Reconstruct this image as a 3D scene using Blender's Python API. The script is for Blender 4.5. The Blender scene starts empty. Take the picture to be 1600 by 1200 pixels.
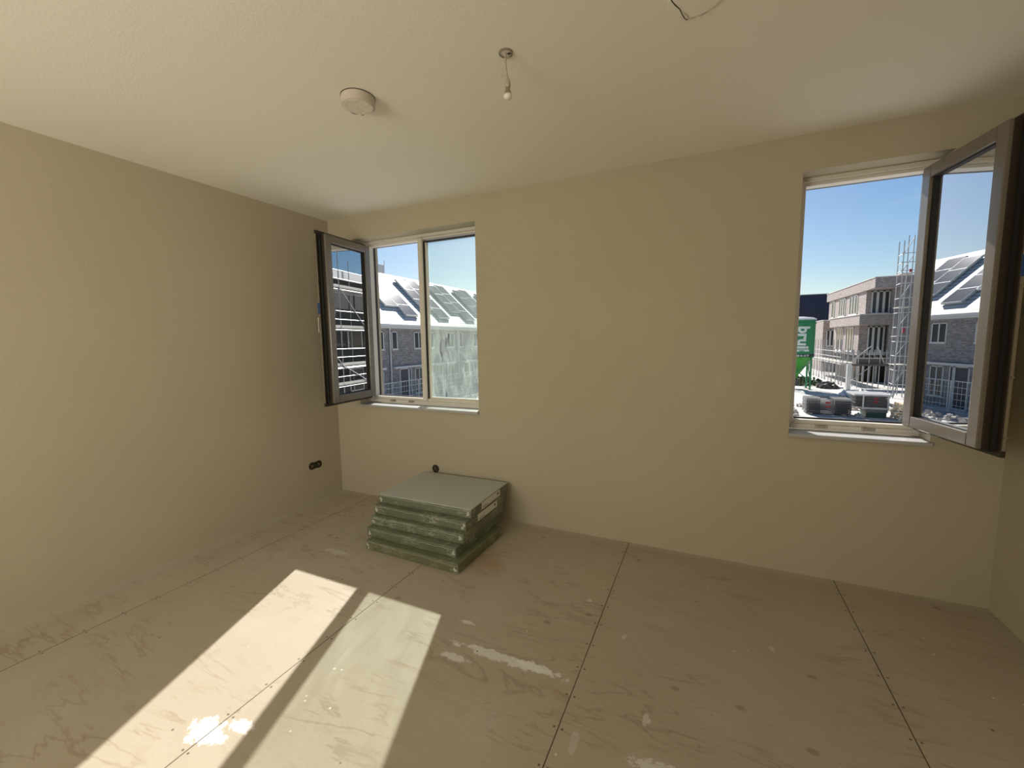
import bpy, bmesh, math, random
from mathutils import Vector, Matrix
random.seed(7)
S = bpy.context.scene
COL = S.collection

# ------------------------------------------------------------------ camera
F_PX = 656.5
yaw, pitch, roll = 0.43573, -0.10381, -0.01368
cam_d = bpy.data.cameras.new('camera'); cam = bpy.data.objects.new('camera', cam_d); COL.objects.link(cam)
cam_d.sensor_fit = 'HORIZONTAL'; cam_d.sensor_width = 36; cam_d.lens = 36 * F_PX / 1600
cam_d.clip_start = .02; cam_d.clip_end = 2000
cy, sy, cp, sp = math.cos(yaw), math.sin(yaw), math.cos(pitch), math.sin(pitch)
fw = Vector((-sy*cp, cy*cp, sp)); r0 = Vector((cy, sy, 0)); u0 = r0.cross(fw)
rr = r0*math.cos(roll) + u0*math.sin(roll); uu = -r0*math.sin(roll) + u0*math.cos(roll)
M = Matrix((rr, uu, -fw)).transposed().to_4x4(); M.translation = (3.27974, -2.9815, 1.46582)
cam.matrix_world = M
S.camera = cam

# ------------------------------------------------------------------ colour management
S.view_settings.view_transform = 'Standard'; S.view_settings.look = 'None'
S.view_settings.gamma = 1; S.view_settings.use_curve_mapping = False
S.view_settings.exposure = 0.0

# ------------------------------------------------------------------ sky and sun
SUN_EL, SUN_AZ = math.radians(34.6), math.radians(20.0)      # azimuth measured from +Y towards -X
sun_dir = Vector((-math.sin(SUN_AZ)*math.cos(SUN_EL), math.cos(SUN_AZ)*math.cos(SUN_EL), math.sin(SUN_EL)))
world = bpy.data.worlds.new('sky'); S.world = world; world.use_nodes = True
wn, wl = world.node_tree.nodes, world.node_tree.links; wn.clear()
sky = wn.new('ShaderNodeTexSky'); sky.sky_type = 'NISHITA'; sky.sun_disc = False
sky.sun_elevation = SUN_EL; sky.sun_rotation = -SUN_AZ; sky.air_density = 1.0; sky.dust_density = 0.6; sky.ozone_density = 2.0
SKY_K = 0.098
hs = wn.new('ShaderNodeHueSaturation'); hs.inputs['Saturation'].default_value = 1.28
tcw = wn.new('ShaderNodeTexCoord'); mpw = wn.new('ShaderNodeMapping'); mpw.inputs['Scale'].default_value = (1.2, 1.2, 6)
nzw = wn.new('ShaderNodeTexNoise'); nzw.inputs['Scale'].default_value = 2.2; nzw.inputs['Detail'].default_value = 7
crw = wn.new('ShaderNodeValToRGB'); crw.color_ramp.elements[0].position = .62; crw.color_ramp.elements[1].position = .85
crw.color_ramp.elements[0].color = (0, 0, 0, 1); crw.color_ramp.elements[1].color = (.35, .35, .35, 1)
mxw = wn.new('ShaderNodeMix'); mxw.data_type = 'RGBA'; mxw.inputs[7].default_value = (7.5, 8.2, 9, 1)
bg = wn.new('ShaderNodeBackground'); bg.inputs['Strength'].default_value = SKY_K
wo = wn.new('ShaderNodeOutputWorld')
wl.new(sky.outputs[0], hs.inputs['Color']); wl.new(tcw.outputs['Generated'], mpw.inputs[0]); wl.new(mpw.outputs[0], nzw.inputs[0])
wl.new(nzw.outputs[0], crw.inputs[0]); wl.new(crw.outputs[0], mxw.inputs[0]); wl.new(hs.outputs[0], mxw.inputs[6])
wl.new(mxw.outputs[2], bg.inputs[0]); wl.new(bg.outputs[0], wo.inputs[0])

sun_d = bpy.data.lights.new('sun', 'SUN'); sun_d.energy = 8.1; sun_d.angle = math.radians(.55); sun_d.color = (1, .97, .92)
sun = bpy.data.objects.new('sun', sun_d); COL.objects.link(sun)
sun.rotation_mode = 'QUATERNION'; sun.rotation_quaternion = sun_dir.to_track_quat('Z', 'Y'); sun.location = sun_dir*60

def area(name, loc, aim, sx, sy_, power, colr):
    d = bpy.data.lights.new(name, 'AREA'); d.shape = 'RECTANGLE'; d.size = sx; d.size_y = sy_; d.energy = power; d.color = colr
    o = bpy.data.objects.new(name, d); COL.objects.link(o); o.location = loc
    o.rotation_mode = 'QUATERNION'; o.rotation_quaternion = (-Vector(aim)).to_track_quat('Z', 'Y'); return o
# fill lamps added behind the camera, at an unseen doorway and rear opening
area('landing_fill_added', (5.6, -4.1, 1.2), (-1, .22, .22), 1.0, 2.0, 42, (1.0, .93, .78))
area('rear_fill_added', (1.45, -4.95, 1.55), (.1, 1, .6), 1.6, 1.3, 66, (1.0, .94, .80))

# ================================================================== materials
def newmat(name):
    m = bpy.data.materials.new(name); m.use_nodes = True
    return m, m.node_tree.nodes, m.node_tree.links, m.node_tree.nodes['Principled BSDF']
def pm(name, c, rough=.6, metal=0., bump=0., bscale=30., vary=0., spec=.5, coat=0., coord='Object'):
    m, n, l, b = newmat(name)
    b.inputs['Base Color'].default_value = (*c, 1); b.inputs['Roughness'].default_value = rough
    b.inputs['Metallic'].default_value = metal; b.inputs['Specular IOR Level'].default_value = spec
    b.inputs['Coat Weight'].default_value = coat; b.inputs['Coat Roughness'].default_value = .1
    if bump or vary:
        tc = n.new('ShaderNodeTexCoord'); t = n.new('ShaderNodeTexNoise'); t.inputs['Scale'].default_value = bscale; t.inputs['Detail'].default_value = 5
        l.new(tc.outputs[coord], t.inputs['Vector'])
        if vary:
            mx = n.new('ShaderNodeMix'); mx.data_type = 'RGBA'
            mx.inputs[6].default_value = (*[v*(1-vary) for v in c], 1); mx.inputs[7].default_value = (*[min(1, v*(1+vary)) for v in c], 1)
            l.new(t.outputs[0], mx.inputs[0]); l.new(mx.outputs[2], b.inputs['Base Color'])
        if bump:
            bp = n.new('ShaderNodeBump'); bp.inputs['Strength'].default_value = bump; bp.inputs['Distance'].default_value = .01
            l.new(t.outputs[0], bp.inputs['Height']); l.new(bp.outputs[0], b.inputs['Normal'])
    return m
class G:
    """small node-graph helper for mask maths"""
    def __init__(s, n, l): s.n, s.l = n, l
    def val(s, x, sock):
        if isinstance(x, (int, float)): sock.default_value = x
        else: s.l.new(x, sock)
    def m(s, op, a, b=0., c=None, clamp=False):
        q = s.n.new('ShaderNodeMath'); q.operation = op; q.use_clamp = clamp
        s.val(a, q.inputs[0]); s.val(b, q.inputs[1])
        if c is not None: s.val(c, q.inputs[2])
        return q.outputs[0]
    def noise(s, vec, scale, detail=4, rough=.5, dist=0.):
        q = s.n.new('ShaderNodeTexNoise'); q.inputs['Scale'].default_value = scale; q.inputs['Detail'].default_value = detail
        q.inputs['Roughness'].default_value = rough; q.inputs['Distortion'].default_value = dist
        s.l.new(vec, q.inputs['Vector']); return q.outputs[0]
    def ramp(s, x, a, b):                       # smooth 0..1 between a and b
        q = s.n.new('ShaderNodeMapRange'); q.interpolation_type = 'SMOOTHSTEP'
        s.l.new(x, q.inputs[0]); q.inputs[1].default_value = a; q.inputs[2].default_value = b; return q.outputs[0]
    def mix(s, f, a, b):
        q = s.n.new('ShaderNodeMix'); q.data_type = 'RGBA'; s.val(f, q.inputs[0])
        for x, i in ((a, 6), (b, 7)):
            if isinstance(x, tuple): q.inputs[i].default_value = (*x, 1)
            else: s.l.new(x, q.inputs[i])
        return q.outputs[2]
    def mapping(s, vec, scale=(1, 1, 1), loc=(0, 0, 0), rot=(0, 0, 0)):
        q = s.n.new('ShaderNodeMapping'); q.inputs['Scale'].default_value = scale; q.inputs['Location'].default_value = loc; q.inputs['Rotation'].default_value = rot
        s.l.new(vec, q.inputs[0]); return q.outputs[0]

# plaster
def plaster(name, c, c2, patches=()):
    m, n, l, b = newmat(name); g = G(n, l)
    tc = n.new('ShaderNodeTexCoord').outputs['Object']
    col = g.mix(g.ramp(g.noise(tc, 1.1, 4), .35, .7), c, c2)
    if patches:
        sx = n.new('ShaderNodeSeparateXYZ'); l.new(tc, sx.inputs[0]); X, Z = sx.outputs[0], sx.outputs[2]
        wob = g.m('MULTIPLY', g.m('SUBTRACT', g.noise(tc, 16, 3), .5), .1)
        for (px, pz, rx, rz, a) in patches:
            d = g.m('SQRT', g.m('ADD', g.m('POWER', g.m('DIVIDE', g.m('SUBTRACT', X, px), rx), 2), g.m('POWER', g.m('DIVIDE', g.m('SUBTRACT', Z, pz), rz), 2)))
            k = g.m('MULTIPLY', g.ramp(g.m('ADD', d, g.m('MULTIPLY', wob, 8)), 1.5, .5), a)
            col = g.mix(k, col, (min(1, c[0]*1.35), min(1, c[1]*1.4), min(1, c[2]*1.5)))
    l.new(col, b.inputs['Base Color']); b.inputs['Roughness'].default_value = .85; b.inputs['Specular IOR Level'].default_value = .25
    bp = n.new('ShaderNodeBump'); bp.inputs['Strength'].default_value = .18; bp.inputs['Distance'].default_value = .004
    l.new(g.noise(tc, 90, 5), bp.inputs['Height']); l.new(bp.outputs[0], b.inputs['Normal'])
    return m
WALLC = (.495, .440, .325)
m_wall = plaster('painted_plaster', WALLC, (.515, .459, .342))
m_wallb = plaster('painted_plaster_patched', WALLC, (.515, .459, .342),
    [(3.40, .63, .06, .05, .13), (3.36, 1.2, .035, .09, .12), (3.30, 1.42, .05, .05, .08), (2.9, 1.75, .07, .06, .05), (2.3, 1.9, .07, .05, .05)])
m_ceil = plaster('ceiling_spray_plaster', (.92, .885, .785), (.935, .90, .80))

# plywood floor
def floor_mat():
    m, n, l, b = newmat('plywood_sheets'); g = G(n, l)
    tc = n.new('ShaderNodeTexCoord').outputs['Object']
    sx = n.new('ShaderNodeSeparateXYZ'); l.new(tc, sx.inputs[0]); X, Y = sx.outputs[0], sx.outputs[1]
    sheet = g.m('FLOOR', g.m('DIVIDE', g.m('SUBTRACT', X, .41), 1.2))
    off = n.new('ShaderNodeCombineXYZ'); l.new(g.m('MULTIPLY', sheet, 3.7), off.inputs[1]); l.new(g.m('MULTIPLY', sheet, 9.1), off.inputs[2])
    va = n.new('ShaderNodeVectorMath'); va.operation = 'ADD'; l.new(tc, va.inputs[0]); l.new(off.outputs[0], va.inputs[1]); V = va.outputs[0]
    vx = g.mapping(V, scale=(.6, 3.0, 1), rot=(0, 0, -.12))
    field = g.noise(vx, 1.6, 5, .58, .55)
    rings = g.m('ABSOLUTE', g.m('SUBTRACT', g.m('FRACT', g.m('MULTIPLY', field, 8.0)), .5))
    lines = g.m('MULTIPLY', g.ramp(rings, .16, .0), g.ramp(g.noise(V, 2.6, 5), .40, .60))
    blot = g.ramp(g.noise(g.mapping(V, scale=(1, 2.4, 1)), 5.0, 6, .6), .56, .74)
    base = g.mix(g.noise(V, 1.6, 5), (.415, .358, .272), (.472, .41, .315))
    base = g.mix(g.m('MULTIPLY', lines, .42), base, (.27, .195, .12))
    base = g.mix(g.m('MULTIPLY', blot, .3), base, (.34, .24, .15))
    # knots
    vo = n.new('ShaderNodeTexVoronoi'); vo.inputs['Scale'].default_value = 5.2; l.new(g.mapping(V, scale=(.8, 1.15, 1)), vo.inputs['Vector'])
    kn = g.m('MULTIPLY', g.ramp(vo.outputs['Distance'], .115, .045), g.ramp(g.noise(V, 3.1, 2), .42, .56))
    base = g.mix(g.m('MULTIPLY', kn, .6), base, (.24, .165, .10))
    # stain by the stack
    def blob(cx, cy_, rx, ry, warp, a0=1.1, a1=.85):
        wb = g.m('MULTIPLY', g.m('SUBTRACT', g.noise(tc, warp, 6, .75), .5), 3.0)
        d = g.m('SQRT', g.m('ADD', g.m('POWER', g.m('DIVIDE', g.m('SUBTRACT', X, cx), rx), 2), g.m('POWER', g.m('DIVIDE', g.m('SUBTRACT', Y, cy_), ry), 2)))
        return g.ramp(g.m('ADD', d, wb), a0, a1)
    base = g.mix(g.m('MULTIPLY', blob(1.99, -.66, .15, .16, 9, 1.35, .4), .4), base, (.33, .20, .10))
    # dusty, whitish veil
    base = g.mix(g.m('MULTIPLY', g.ramp(g.noise(tc, 2.2, 6, .6), .48, .75), .28), base, (.56, .52, .45))
    base = g.mix(g.m('MULTIPLY', g.ramp(X, .16, .02), .45), base, (.58, .53, .45))
    base = g.mix(g.m('MULTIPLY', g.ramp(Y, -.10, .0), .35), base, (.58, .53, .45))
    # plaster and paint marks
    W = (.80, .79, .76)
    for (cx, cy_, rx, ry, wp, a) in [(1.60, -2.16, .085, .05, 22, 1), (1.70, -2.09, .05, .025, 30, .9), (2.47, -1.37, .25, .026, 14, .75), (2.62, -1.36, .10, .024, 18, .8), (2.25, -1.455, .07, .02, 34, .7),
                                 (3.19, -1.62, .10, .04, 34, .6), (3.11, -1.43, .014, .03, 50, .5), (.95, -.95, .10, .03, 40, .3), (2.18, -1.22, .04, .012, 50, .7), (2.72, -.78, .014, .014, 50, .5), (2.95, -1.0, .01, .02, 50, .4),
                                 (3.6, -.8, .012, .02, 50, .3), (2.88, -1.63, .016, .045, 40, .25)]:
        base = g.mix(g.m('MULTIPLY', blob(cx, cy_, rx, ry, wp), a), base, W)
    v2 = n.new('ShaderNodeTexVoronoi'); v2.inputs['Scale'].default_value = 17; l.new(tc, v2.inputs['Vector'])
    sp_ = g.m('MULTIPLY', g.ramp(v2.outputs['Distance'], .10, .06), g.ramp(g.noise(tc, 2.0, 3), .56, .64))
    base = g.mix(g.m('MULTIPLY', sp_, .8), base, W)
    v3 = n.new('ShaderNodeTexVoronoi'); v3.inputs['Scale'].default_value = 9; l.new(g.mapping(tc, loc=(3, 7, 0)), v3.inputs['Vector'])
    dp = g.m('MULTIPLY', g.ramp(v3.outputs['Distance'], .055, .035), g.ramp(g.noise(tc, 2.6, 3), .5, .56))
    base = g.mix(g.m('MULTIPLY', dp, .8), base, (.10, .06, .03))
    # joints every 1.2 m, and the screws along them
    fx = g.m('ABSOLUTE', g.m('SUBTRACT', g.m('SUBTRACT', X, .41), g.m('MULTIPLY', g.m('ROUND', g.m('DIVIDE', g.m('SUBTRACT', X, .41), 1.2)), 1.2)))
    wobj = g.m('MULTIPLY', g.noise(tc, 3, 2), .0012)
    joint = g.ramp(g.m('ADD', fx, wobj), .0036, .0018)
    ye = g.m('ABSOLUTE', g.m('SUBTRACT', Y, g.m('MULTIPLY', g.m('ROUND', g.m('DIVIDE', Y, .16)), .16)))
    for side in (.016,):
        sd = g.m('SQRT', g.m('ADD', g.m('POWER', g.m('SUBTRACT', fx, side), 2), g.m('POWER', ye, 2)))
        base = g.mix(g.m('MULTIPLY', g.ramp(sd, .0055, .0035), .85), base, (.07, .045, .025))
    base = g.mix(g.m('MULTIPLY', joint, .93), base, (.05, .035, .02))
    l.new(base, b.inputs['Base Color']); b.inputs['Roughness'].default_value = .62; b.inputs['Specular IOR Level'].default_value = .35
    bp = n.new('ShaderNodeBump'); bp.inputs['Strength'].default_value = .25; bp.inputs['Distance'].default_value = .003
    l.new(g.m('SUBTRACT', g.noise(tc, 60, 4), g.m('MULTIPLY', joint, 3)), bp.inputs['Height']); l.new(bp.outputs[0], b.inputs['Normal'])
    return m
m_floor = floor_mat()

def brick(name, c1, c2, mortar, sx=4.7, sy_=12.5, scale_noise=3.):
    m, n, l, b = newmat(name); g = G(n, l)
    tc = n.new('ShaderNodeTexCoord').outputs['Object']
    s = n.new('ShaderNodeSeparateXYZ'); l.new(tc, s.inputs[0])
    cb = n.new('ShaderNodeCombineXYZ'); l.new(g.m('ADD', s.outputs[0], s.outputs[1]), cb.inputs[0]); l.new(s.outputs[2], cb.inputs[1])
    bt = n.new('ShaderNodeTexBrick'); l.new(cb.outputs[0], bt.inputs['Vector']); bt.inputs['Scale'].default_value = 1
    bt.inputs['Brick Width'].default_value = 1/sx*1.0; bt.inputs['Row Height'].default_value = 1/sy_
    bt.inputs['Color1'].default_value = (*c1, 1); bt.inputs['Color2'].default_value = (*c2, 1); bt.inputs['Mortar'].default_value = (*mortar, 1)
    bt.inputs['Mortar Size'].default_value = .012; bt.inputs['Mortar Smooth'].default_value = .2; bt.inputs['Bias'].default_value = 0
    big = g.ramp(g.noise(g.mapping(cb.outputs[0], scale=(1, 3.2, 1)), scale_noise, 3), .35, .65)
    col = g.mix(g.m('MULTIPLY', big, .35), bt.outputs[0], tuple(v*.55 for v in c1))
    l.new(col, b.inputs['Base Color']); b.inputs['Roughness'].default_value = .85
    return m
m_brick_dark = brick('dark_brick', (.36, .335, .33), (.13, .12, .12), (.40, .38, .37))
m_brick_pink = brick('pinkish_brick', (.50, .40, .36), (.20, .155, .145), (.50, .44, .41))
def roof_mat():
    m, n, l, b = newmat('pale_roof_tiles'); g = G(n, l)
    tc = n.new('ShaderNodeTexCoord').outputs['Object']; s = n.new('ShaderNodeSeparateXYZ'); l.new(tc, s.inputs[0])
    fr = g.m('FRACT', g.m('MULTIPLY', s.outputs[2], 4.4)); band = g.ramp(fr, .26, .12)
    fy = g.m('FRACT', g.m('MULTIPLY', s.outputs[1], 3.3)); bandy = g.ramp(fy, .1, .02)
    col = g.mix(g.m('MULTIPLY', band, .95), (.68, .665, .63), (.17, .16, .15)); col = g.mix(g.m('MULTIPLY', bandy, .2), col, (.25, .23, .21))
    l.new(col, b.inputs['Base Color']); b.inputs['Roughness'].default_value = .55; b.inputs['Specular IOR Level'].default_value = .5
    return m
m_roof = roof_mat()
def panel_mat():
    m, n, l, b = newmat('solar_glass'); g = G(n, l)
    tc = n.new('ShaderNodeTexCoord').outputs['Object']; s = n.new('ShaderNodeSeparateXYZ'); l.new(tc, s.inputs[0])
    fz = g.ramp(g.m('ABSOLUTE', g.m('SUBTRACT', g.m('FRACT', g.m('MULTIPLY', s.outputs[1], 6)), .5)), .47, .5)
    l.new(g.mix(g.m('MULTIPLY', fz, .2), (.10, .105, .12), (.3, .3, .32)), b.inputs['Base Color']); b.inputs['Roughness'].default_value = .12
    b.inputs['Specular IOR Level'].default_value = .35
    return m
m_panel = panel_mat()

m_frame = pm('cream_window_paint', (.74, .70, .62), .35)
m_taupe = pm('taupe_window_paint', (.17, .148, .122), .2, spec=.8)
m_edge = pm('dark_brown_sash_edge', (.030, .020, .013), .45)
m_rubber = pm('black_rubber', (.012, .012, .012), .6)
m_steel = pm('zinc_hardware', (.42, .38, .31), .38, .8)
m_sill = pm('grey_composite_stone', (.46, .455, .45), .35, vary=.08, bscale=60)
m_blue = pm('blue_plastic', (.02, .07, .22), .4)
m_white = pm('white_plastic', (.80, .77, .70), .4)
m_cable = pm('grey_tan_cable', (.46, .42, .34), .6)  # one even grey-tan tone for cable, tag and holder
m_cover_shaded = pm('vent_plastic_shaded', (.60, .53, .45), .5)
m_whitep = pm('matt_white_plaster', (.80, .74, .64), .8, bump=.6, bscale=40)
m_crack = pm('dark_gap', (.05, .035, .02), .9)
m_black = pm('black_plastic', (.025, .024, .022), .5)
m_copper = pm('wire_brown', (.20, .10, .05), .5)
m_label = pm('white_paper_label', (.78, .76, .72), .6)
m_ink = pm('dark_ink', (.06, .06, .055), .7)
m_galv = pm('galvanised_steel', (.52, .52, .52), .42, .35, vary=.15, bscale=4)
m_boards = pm('pale_scaffold_boards', (.60, .56, .50), .7, vary=.2, bscale=3)
m_darkwood_shade = pm('weathered_boards_and_deck_shade', (.13, .11, .095), .7)
m_pale = pm('pale_frame', (.66, .66, .64), .5)
m_glassdk = pm('dark_window_glass', (.045, .047, .05), .25, spec=.5)
m_doordk = pm('dark_door_paint', (.05, .055, .07), .4)
m_green = pm('silo_green_paint', (.03, .27, .10), .4)
m_green2 = pm('silo_cone_green', (.055, .33, .035), .4)
m_navy = pm('navy_cladding', (.006, .010, .042), .5)
m_navybase = pm('grey_coping', (.42, .43, .45), .6)
m_coping = pm('white_coping', (.78, .77, .75), .5)
m_text = pm('white_lettering', (.82, .88, .80), .5)
m_ground = pm('sandy_paving', (.62, .585, .54), .9, vary=.35, bscale=.9, bump=.4)
m_rubble = pm('pale_rubble', (.58, .53, .47), .9, vary=.35, bscale=3, bump=.5)
m_red = pm('red_marking', (.42, .03, .04), .6)
m_tower = pm('grey_tower_cladding', (.60, .62, .64), .7, vary=.06, bscale=.5)
m_plank = pm('grey_steel_frame', (.15, .148, .145), .5, .3)
m_pallet = pm('raw_pallet_wood', (.86, .73, .55), .8, vary=.15, bscale=8)
m_crate = pm('dark_green_crate', (.03, .09, .06), .5)
m_bush = pm('scrub_leaves', (.06, .09, .03), .8, vary=.5, bscale=4)

def glass(name, refl, tint=(1, 1, 1), haze=False):
    m, n, l, b = newmat(name); g = G(n, l); n.remove(b); out = n['Material Output']
    tr = n.new('ShaderNodeBsdfTransparent'); tr.inputs[0].default_value = (*tint, 1)
    gl = n.new('ShaderNodeBsdfAnisotropic'); gl.inputs['Roughness'].default_value = 0.0; gl.inputs['Color'].default_value = (.95, .97, 1, 1)
    fr = n.new('ShaderNodeFresnel'); fr.inputs[0].default_value = 1.5
    fac = g.m('ADD', g.m('MULTIPLY', fr.outputs[0], 2.2 if refl > .1 else 1.0), refl, clamp=True)
    mx = n.new('ShaderNodeMixShader'); l.new(fac, mx.inputs[0]); l.new(tr.outputs[0], mx.inputs[1]); l.new(gl.outputs[0], mx.inputs[2])
    last = mx.outputs[0]
    if haze:
        tc = n.new('ShaderNodeTexCoord').outputs['Object']
        df = n.new('ShaderNodeBsdfTranslucent'); df.inputs[0].default_value = (.70, .80, .72, 1)
        d2 = n.new('ShaderNodeBsdfDiffuse'); d2.inputs[0].default_value = (.7, .8, .74, 1)
        ad = n.new('ShaderNodeMixShader'); ad.inputs[0].default_value = .25; l.new(df.outputs[0], ad.inputs[1]); l.new(d2.outputs[0], ad.inputs[2])
        sz = n.new('ShaderNodeSeparateXYZ'); l.new(tc, sz.inputs[0])
        warp = g.noise(g.mapping(tc, scale=(4.5, 1, 1.6), rot=(0, .35, 0)), 1.7, 6, .62, 1.6)
        streak = g.ramp(warp, .42, .64)
        fine = g.noise(g.mapping(tc, scale=(9, 1, 3), rot=(0, -.3, 0)), 6, 6, .7, 1.0)
        low = g.ramp(sz.outputs[2], 2.2, 1.15)
        h = g.m('ADD', .055, g.m('MULTIPLY', low, g.m('ADD', .115, g.m('ADD', g.m('MULTIPLY', streak, .13), g.m('MULTIPLY', g.ramp(fine, .5, .72), .10)))), clamp=True)
        # a few wiped, nearly clear spots and a dark gap in the film
        cl = g.ramp(g.noise(g.mapping(tc, scale=(7, 1, 1.5), rot=(0, .25, 0), loc=(.3, 0, .7)), 2.2, 3), .66, .71)
        h = g.m('MULTIPLY', h, g.m('SUBTRACT', 1.0, g.m('MULTIPLY', cl, .7)))
        m2 = n.new('ShaderNodeMixShader'); l.new(h, m2.inputs[0]); l.new(last, m2.inputs[1]); l.new(ad.outputs[0], m2.inputs[2]); last = m2.outputs[0]
    l.new(last, out.inputs['Surface']); return m
m_glass_out = glass('coated_glass', .50, (.55, .57, .55))
m_glass_in = glass('clear_glass', 0.0, (.97, .98, .97))
m_glass_dirty = glass('filmed_glass', .0, (.88, .95, .90), haze=True)

# wrapped slabs
def wrap_mat(name, c, c2, glint=1., top=None):
    m, n, l, b = newmat(name); g = G(n, l)
    tc = n.new('ShaderNodeTexCoord').outputs['Object']
    va = n.new('ShaderNodeVectorMath'); va.operation = 'ADD'
    oi = n.new('ShaderNodeObjectInfo'); cb = n.new('ShaderNodeCombineXYZ'); l.new(g.m('MULTIPLY', oi.outputs['Random'], 40), cb.inputs[0]); l.new(tc, va.inputs[0]); l.new(cb.outputs[0], va.inputs[1]); V = va.outputs[0]
    w = g.noise(g.mapping(V, scale=(3.2, 3.2, 16)), 2.6, 8, .74, 1.2)
    ridge = g.m('SUBTRACT', 1, g.m('MULTIPLY', g.m('ABSOLUTE', g.m('SUBTRACT', w, .5)), 14), clamp=True)
    geo = n.new('ShaderNodeNewGeometry'); s = n.new('ShaderNodeSeparateXYZ'); l.new(geo.outputs['Normal'], s.inputs[0])
    so = n.new('ShaderNodeSeparateXYZ'); l.new(tc, so.inputs[0])
    side = g.ramp(g.m('ABSOLUTE', s.outputs[2]), .75, .3)
    edge = g.ramp(so.outputs[1], -.14, -.27)
    amt = g.m('MAXIMUM', side, g.m('MULTIPLY', edge, .55))
    cr = g.m('MULTIPLY', g.ramp(ridge, .7, 1.0), g.ramp(g.noise(V, 6, 4, .6), .45, .62))
    base = g.mix(g.noise(V, 3, 3), c, c2)
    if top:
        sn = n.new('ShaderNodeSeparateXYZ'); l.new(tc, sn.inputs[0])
        base = g.mix(g.ramp(sn.outputs[2], .0605, .0635), base, top)  # paler top face: window reflection on the film put into the colour
    base = g.mix(g.m('MULTIPLY', g.m('MULTIPLY', cr, amt), .72*glint), base, (.78, .76, .66))  # film glints painted into the base colour along the creases
    l.new(base, b.inputs['Base Color']); b.inputs['Roughness'].default_value = .26; b.inputs['Specular IOR Level'].default_value = .55
    b.inputs['Coat Weight'].default_value = .25; b.inputs['Coat Roughness'].default_value = .12
    bp = n.new('ShaderNodeBump'); bp.inputs['Distance'].default_value = .006
    l.new(g.m('ADD', .05, g.m('MULTIPLY', amt, .6)), bp.inputs['Strength']); l.new(w, bp.inputs['Height']); l.new(bp.outputs[0], b.inputs['Normal'])
    return m
m_wrap = wrap_mat('green_film_wrap', (.12, .14, .088), (.165, .185, .12))
m_wrap_b = wrap_mat('green_brown_film_wrap', (.13, .145, .085), (.17, .18, .10), .7)
m_wrap_t = wrap_mat('green_film_wrap_sheen_top', (.125, .145, .095), (.17, .19, .125), .9, top=(.44, .465, .43))
m_fold = pm('clear_film_fold', (.66, .66, .58), .3, bump=.5, bscale=60)

# ================================================================== mesh helpers
class MB:
    def __init__(s): s.v, s.f = [], []
    def add(s, vs, fs):
        o = len(s.v); s.v += [tuple(v) for v in vs]; s.f += [tuple(i+o for i in f) for f in fs]; return s
    def box(s, a, b, T=None):
        x0, y0, z0 = a; x1, y1, z1 = b
        vs = [(x0, y0, z0), (x1, y0, z0), (x1, y1, z0), (x0, y1, z0), (x0, y0, z1), (x1, y0, z1), (x1, y1, z1), (x0, y1, z1)]
        if T: vs = [T(*v) for v in vs]
        return s.add(vs, [(0, 3, 2, 1), (4, 5, 6, 7), (0, 1, 5, 4), (1, 2, 6, 5), (2, 3, 7, 6), (3, 0, 4, 7)])
    def tube(s, a, b, r, n=8, r2=None, cap=True):
        a, b = Vector(a), Vector(b); d = b - a; r2 = r if r2 is None else r2
        q = d.to_track_quat('Z', 'Y'); vs = []
        for k in range(n):
            t = 2*math.pi*k/n; e = q @ Vector((math.cos(t), math.sin(t), 0)); vs += [a+e*r, b+e*r2]
        fs = [(2*k, (2*k+2) % (2*n), (2*k+3) % (2*n), 2*k+1) for k in range(n)]
        if cap: fs += [tuple(2*k for k in range(n))[::-1], tuple(2*k+1 for k in range(n))]
        return s.add(vs, fs)
    def path(s, pts, r, n=8):
        for i in range(len(pts)-1): s.tube(pts[i], pts[i+1], r, n)
        return s
    def lathe(s, c, prof, n=32, cap=True):
        vs, fs = [], []; m_ = len(prof)
        for k in range(n):
            t = 2*math.pi*k/n
            for (r, z) in prof: vs.append((c[0]+r*math.cos(t), c[1]+r*math.sin(t), c[2]+z))
        for k in range(n):
            k2 = (k+1) % n
            for j in range(m_-1): fs.append((k*m_+j, k2*m_+j, k2*m_+j+1, k*m_+j+1))
        if cap:
            fs.append(tuple(k*m_ for k in range(n))[::-1]); fs.append(tuple(k*m_+m_-1 for k in range(n)))
        return s.add(vs, fs)
    def poly(s, pts): return s.add(pts, [tuple(range(len(pts)))])
    def build(s, name, mat, parent=None, bevel=0., smooth=False, origin=None, seg=2):
        me = bpy.data.meshes.new(name); o = bpy.data.objects.new(name, me)
        org = Vector(origin) if origin else Vector((0, 0, 0))
        me.from_pydata([tuple(Vector(v)-org) for v in s.v], [], s.f); me.update()
        bm = bmesh.new(); bm.from_mesh(me); bmesh.ops.recalc_face_normals(bm, faces=bm.faces); bm.to_mesh(me); bm.free()
        me.materials.append(mat); COL.objects.link(o)
        if parent is not None:
            o.parent = parent; o.location = org - root_loc(parent)
        else: o.location = org
        if bevel:
            md = o.modifiers.new('bevel', 'BEVEL'); md.width = bevel; md.segments = seg; md.limit_method = 'ANGLE'; md.angle_limit = .6
        if smooth:
            for p_ in me.polygons: p_.use_smooth = True
        return o
def root_loc(o):
    t = Vector(o.location)
    while o.parent: o = o.parent; t += Vector(o.location)
    return t
def tag(o, label=None, cat=None, group=None, kind=None):
    if label: o['label'] = label
    if cat: o['category'] = cat
    if group: o['group'] = group
    if kind: o['kind'] = kind
    return o
def empty(name, loc, label=None, cat=None, group=None, kind=None):
    o = bpy.data.objects.new(name, None); COL.objects.link(o); o.location = loc; o.empty_display_size = .1
    return tag(o, label, cat, group, kind)
def copy_tree(o, parent=None):
    c = o.copy(); COL.objects.link(c); c.parent = parent
    for ch in list(o.children): copy_tree(ch, c)
    return c
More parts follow.
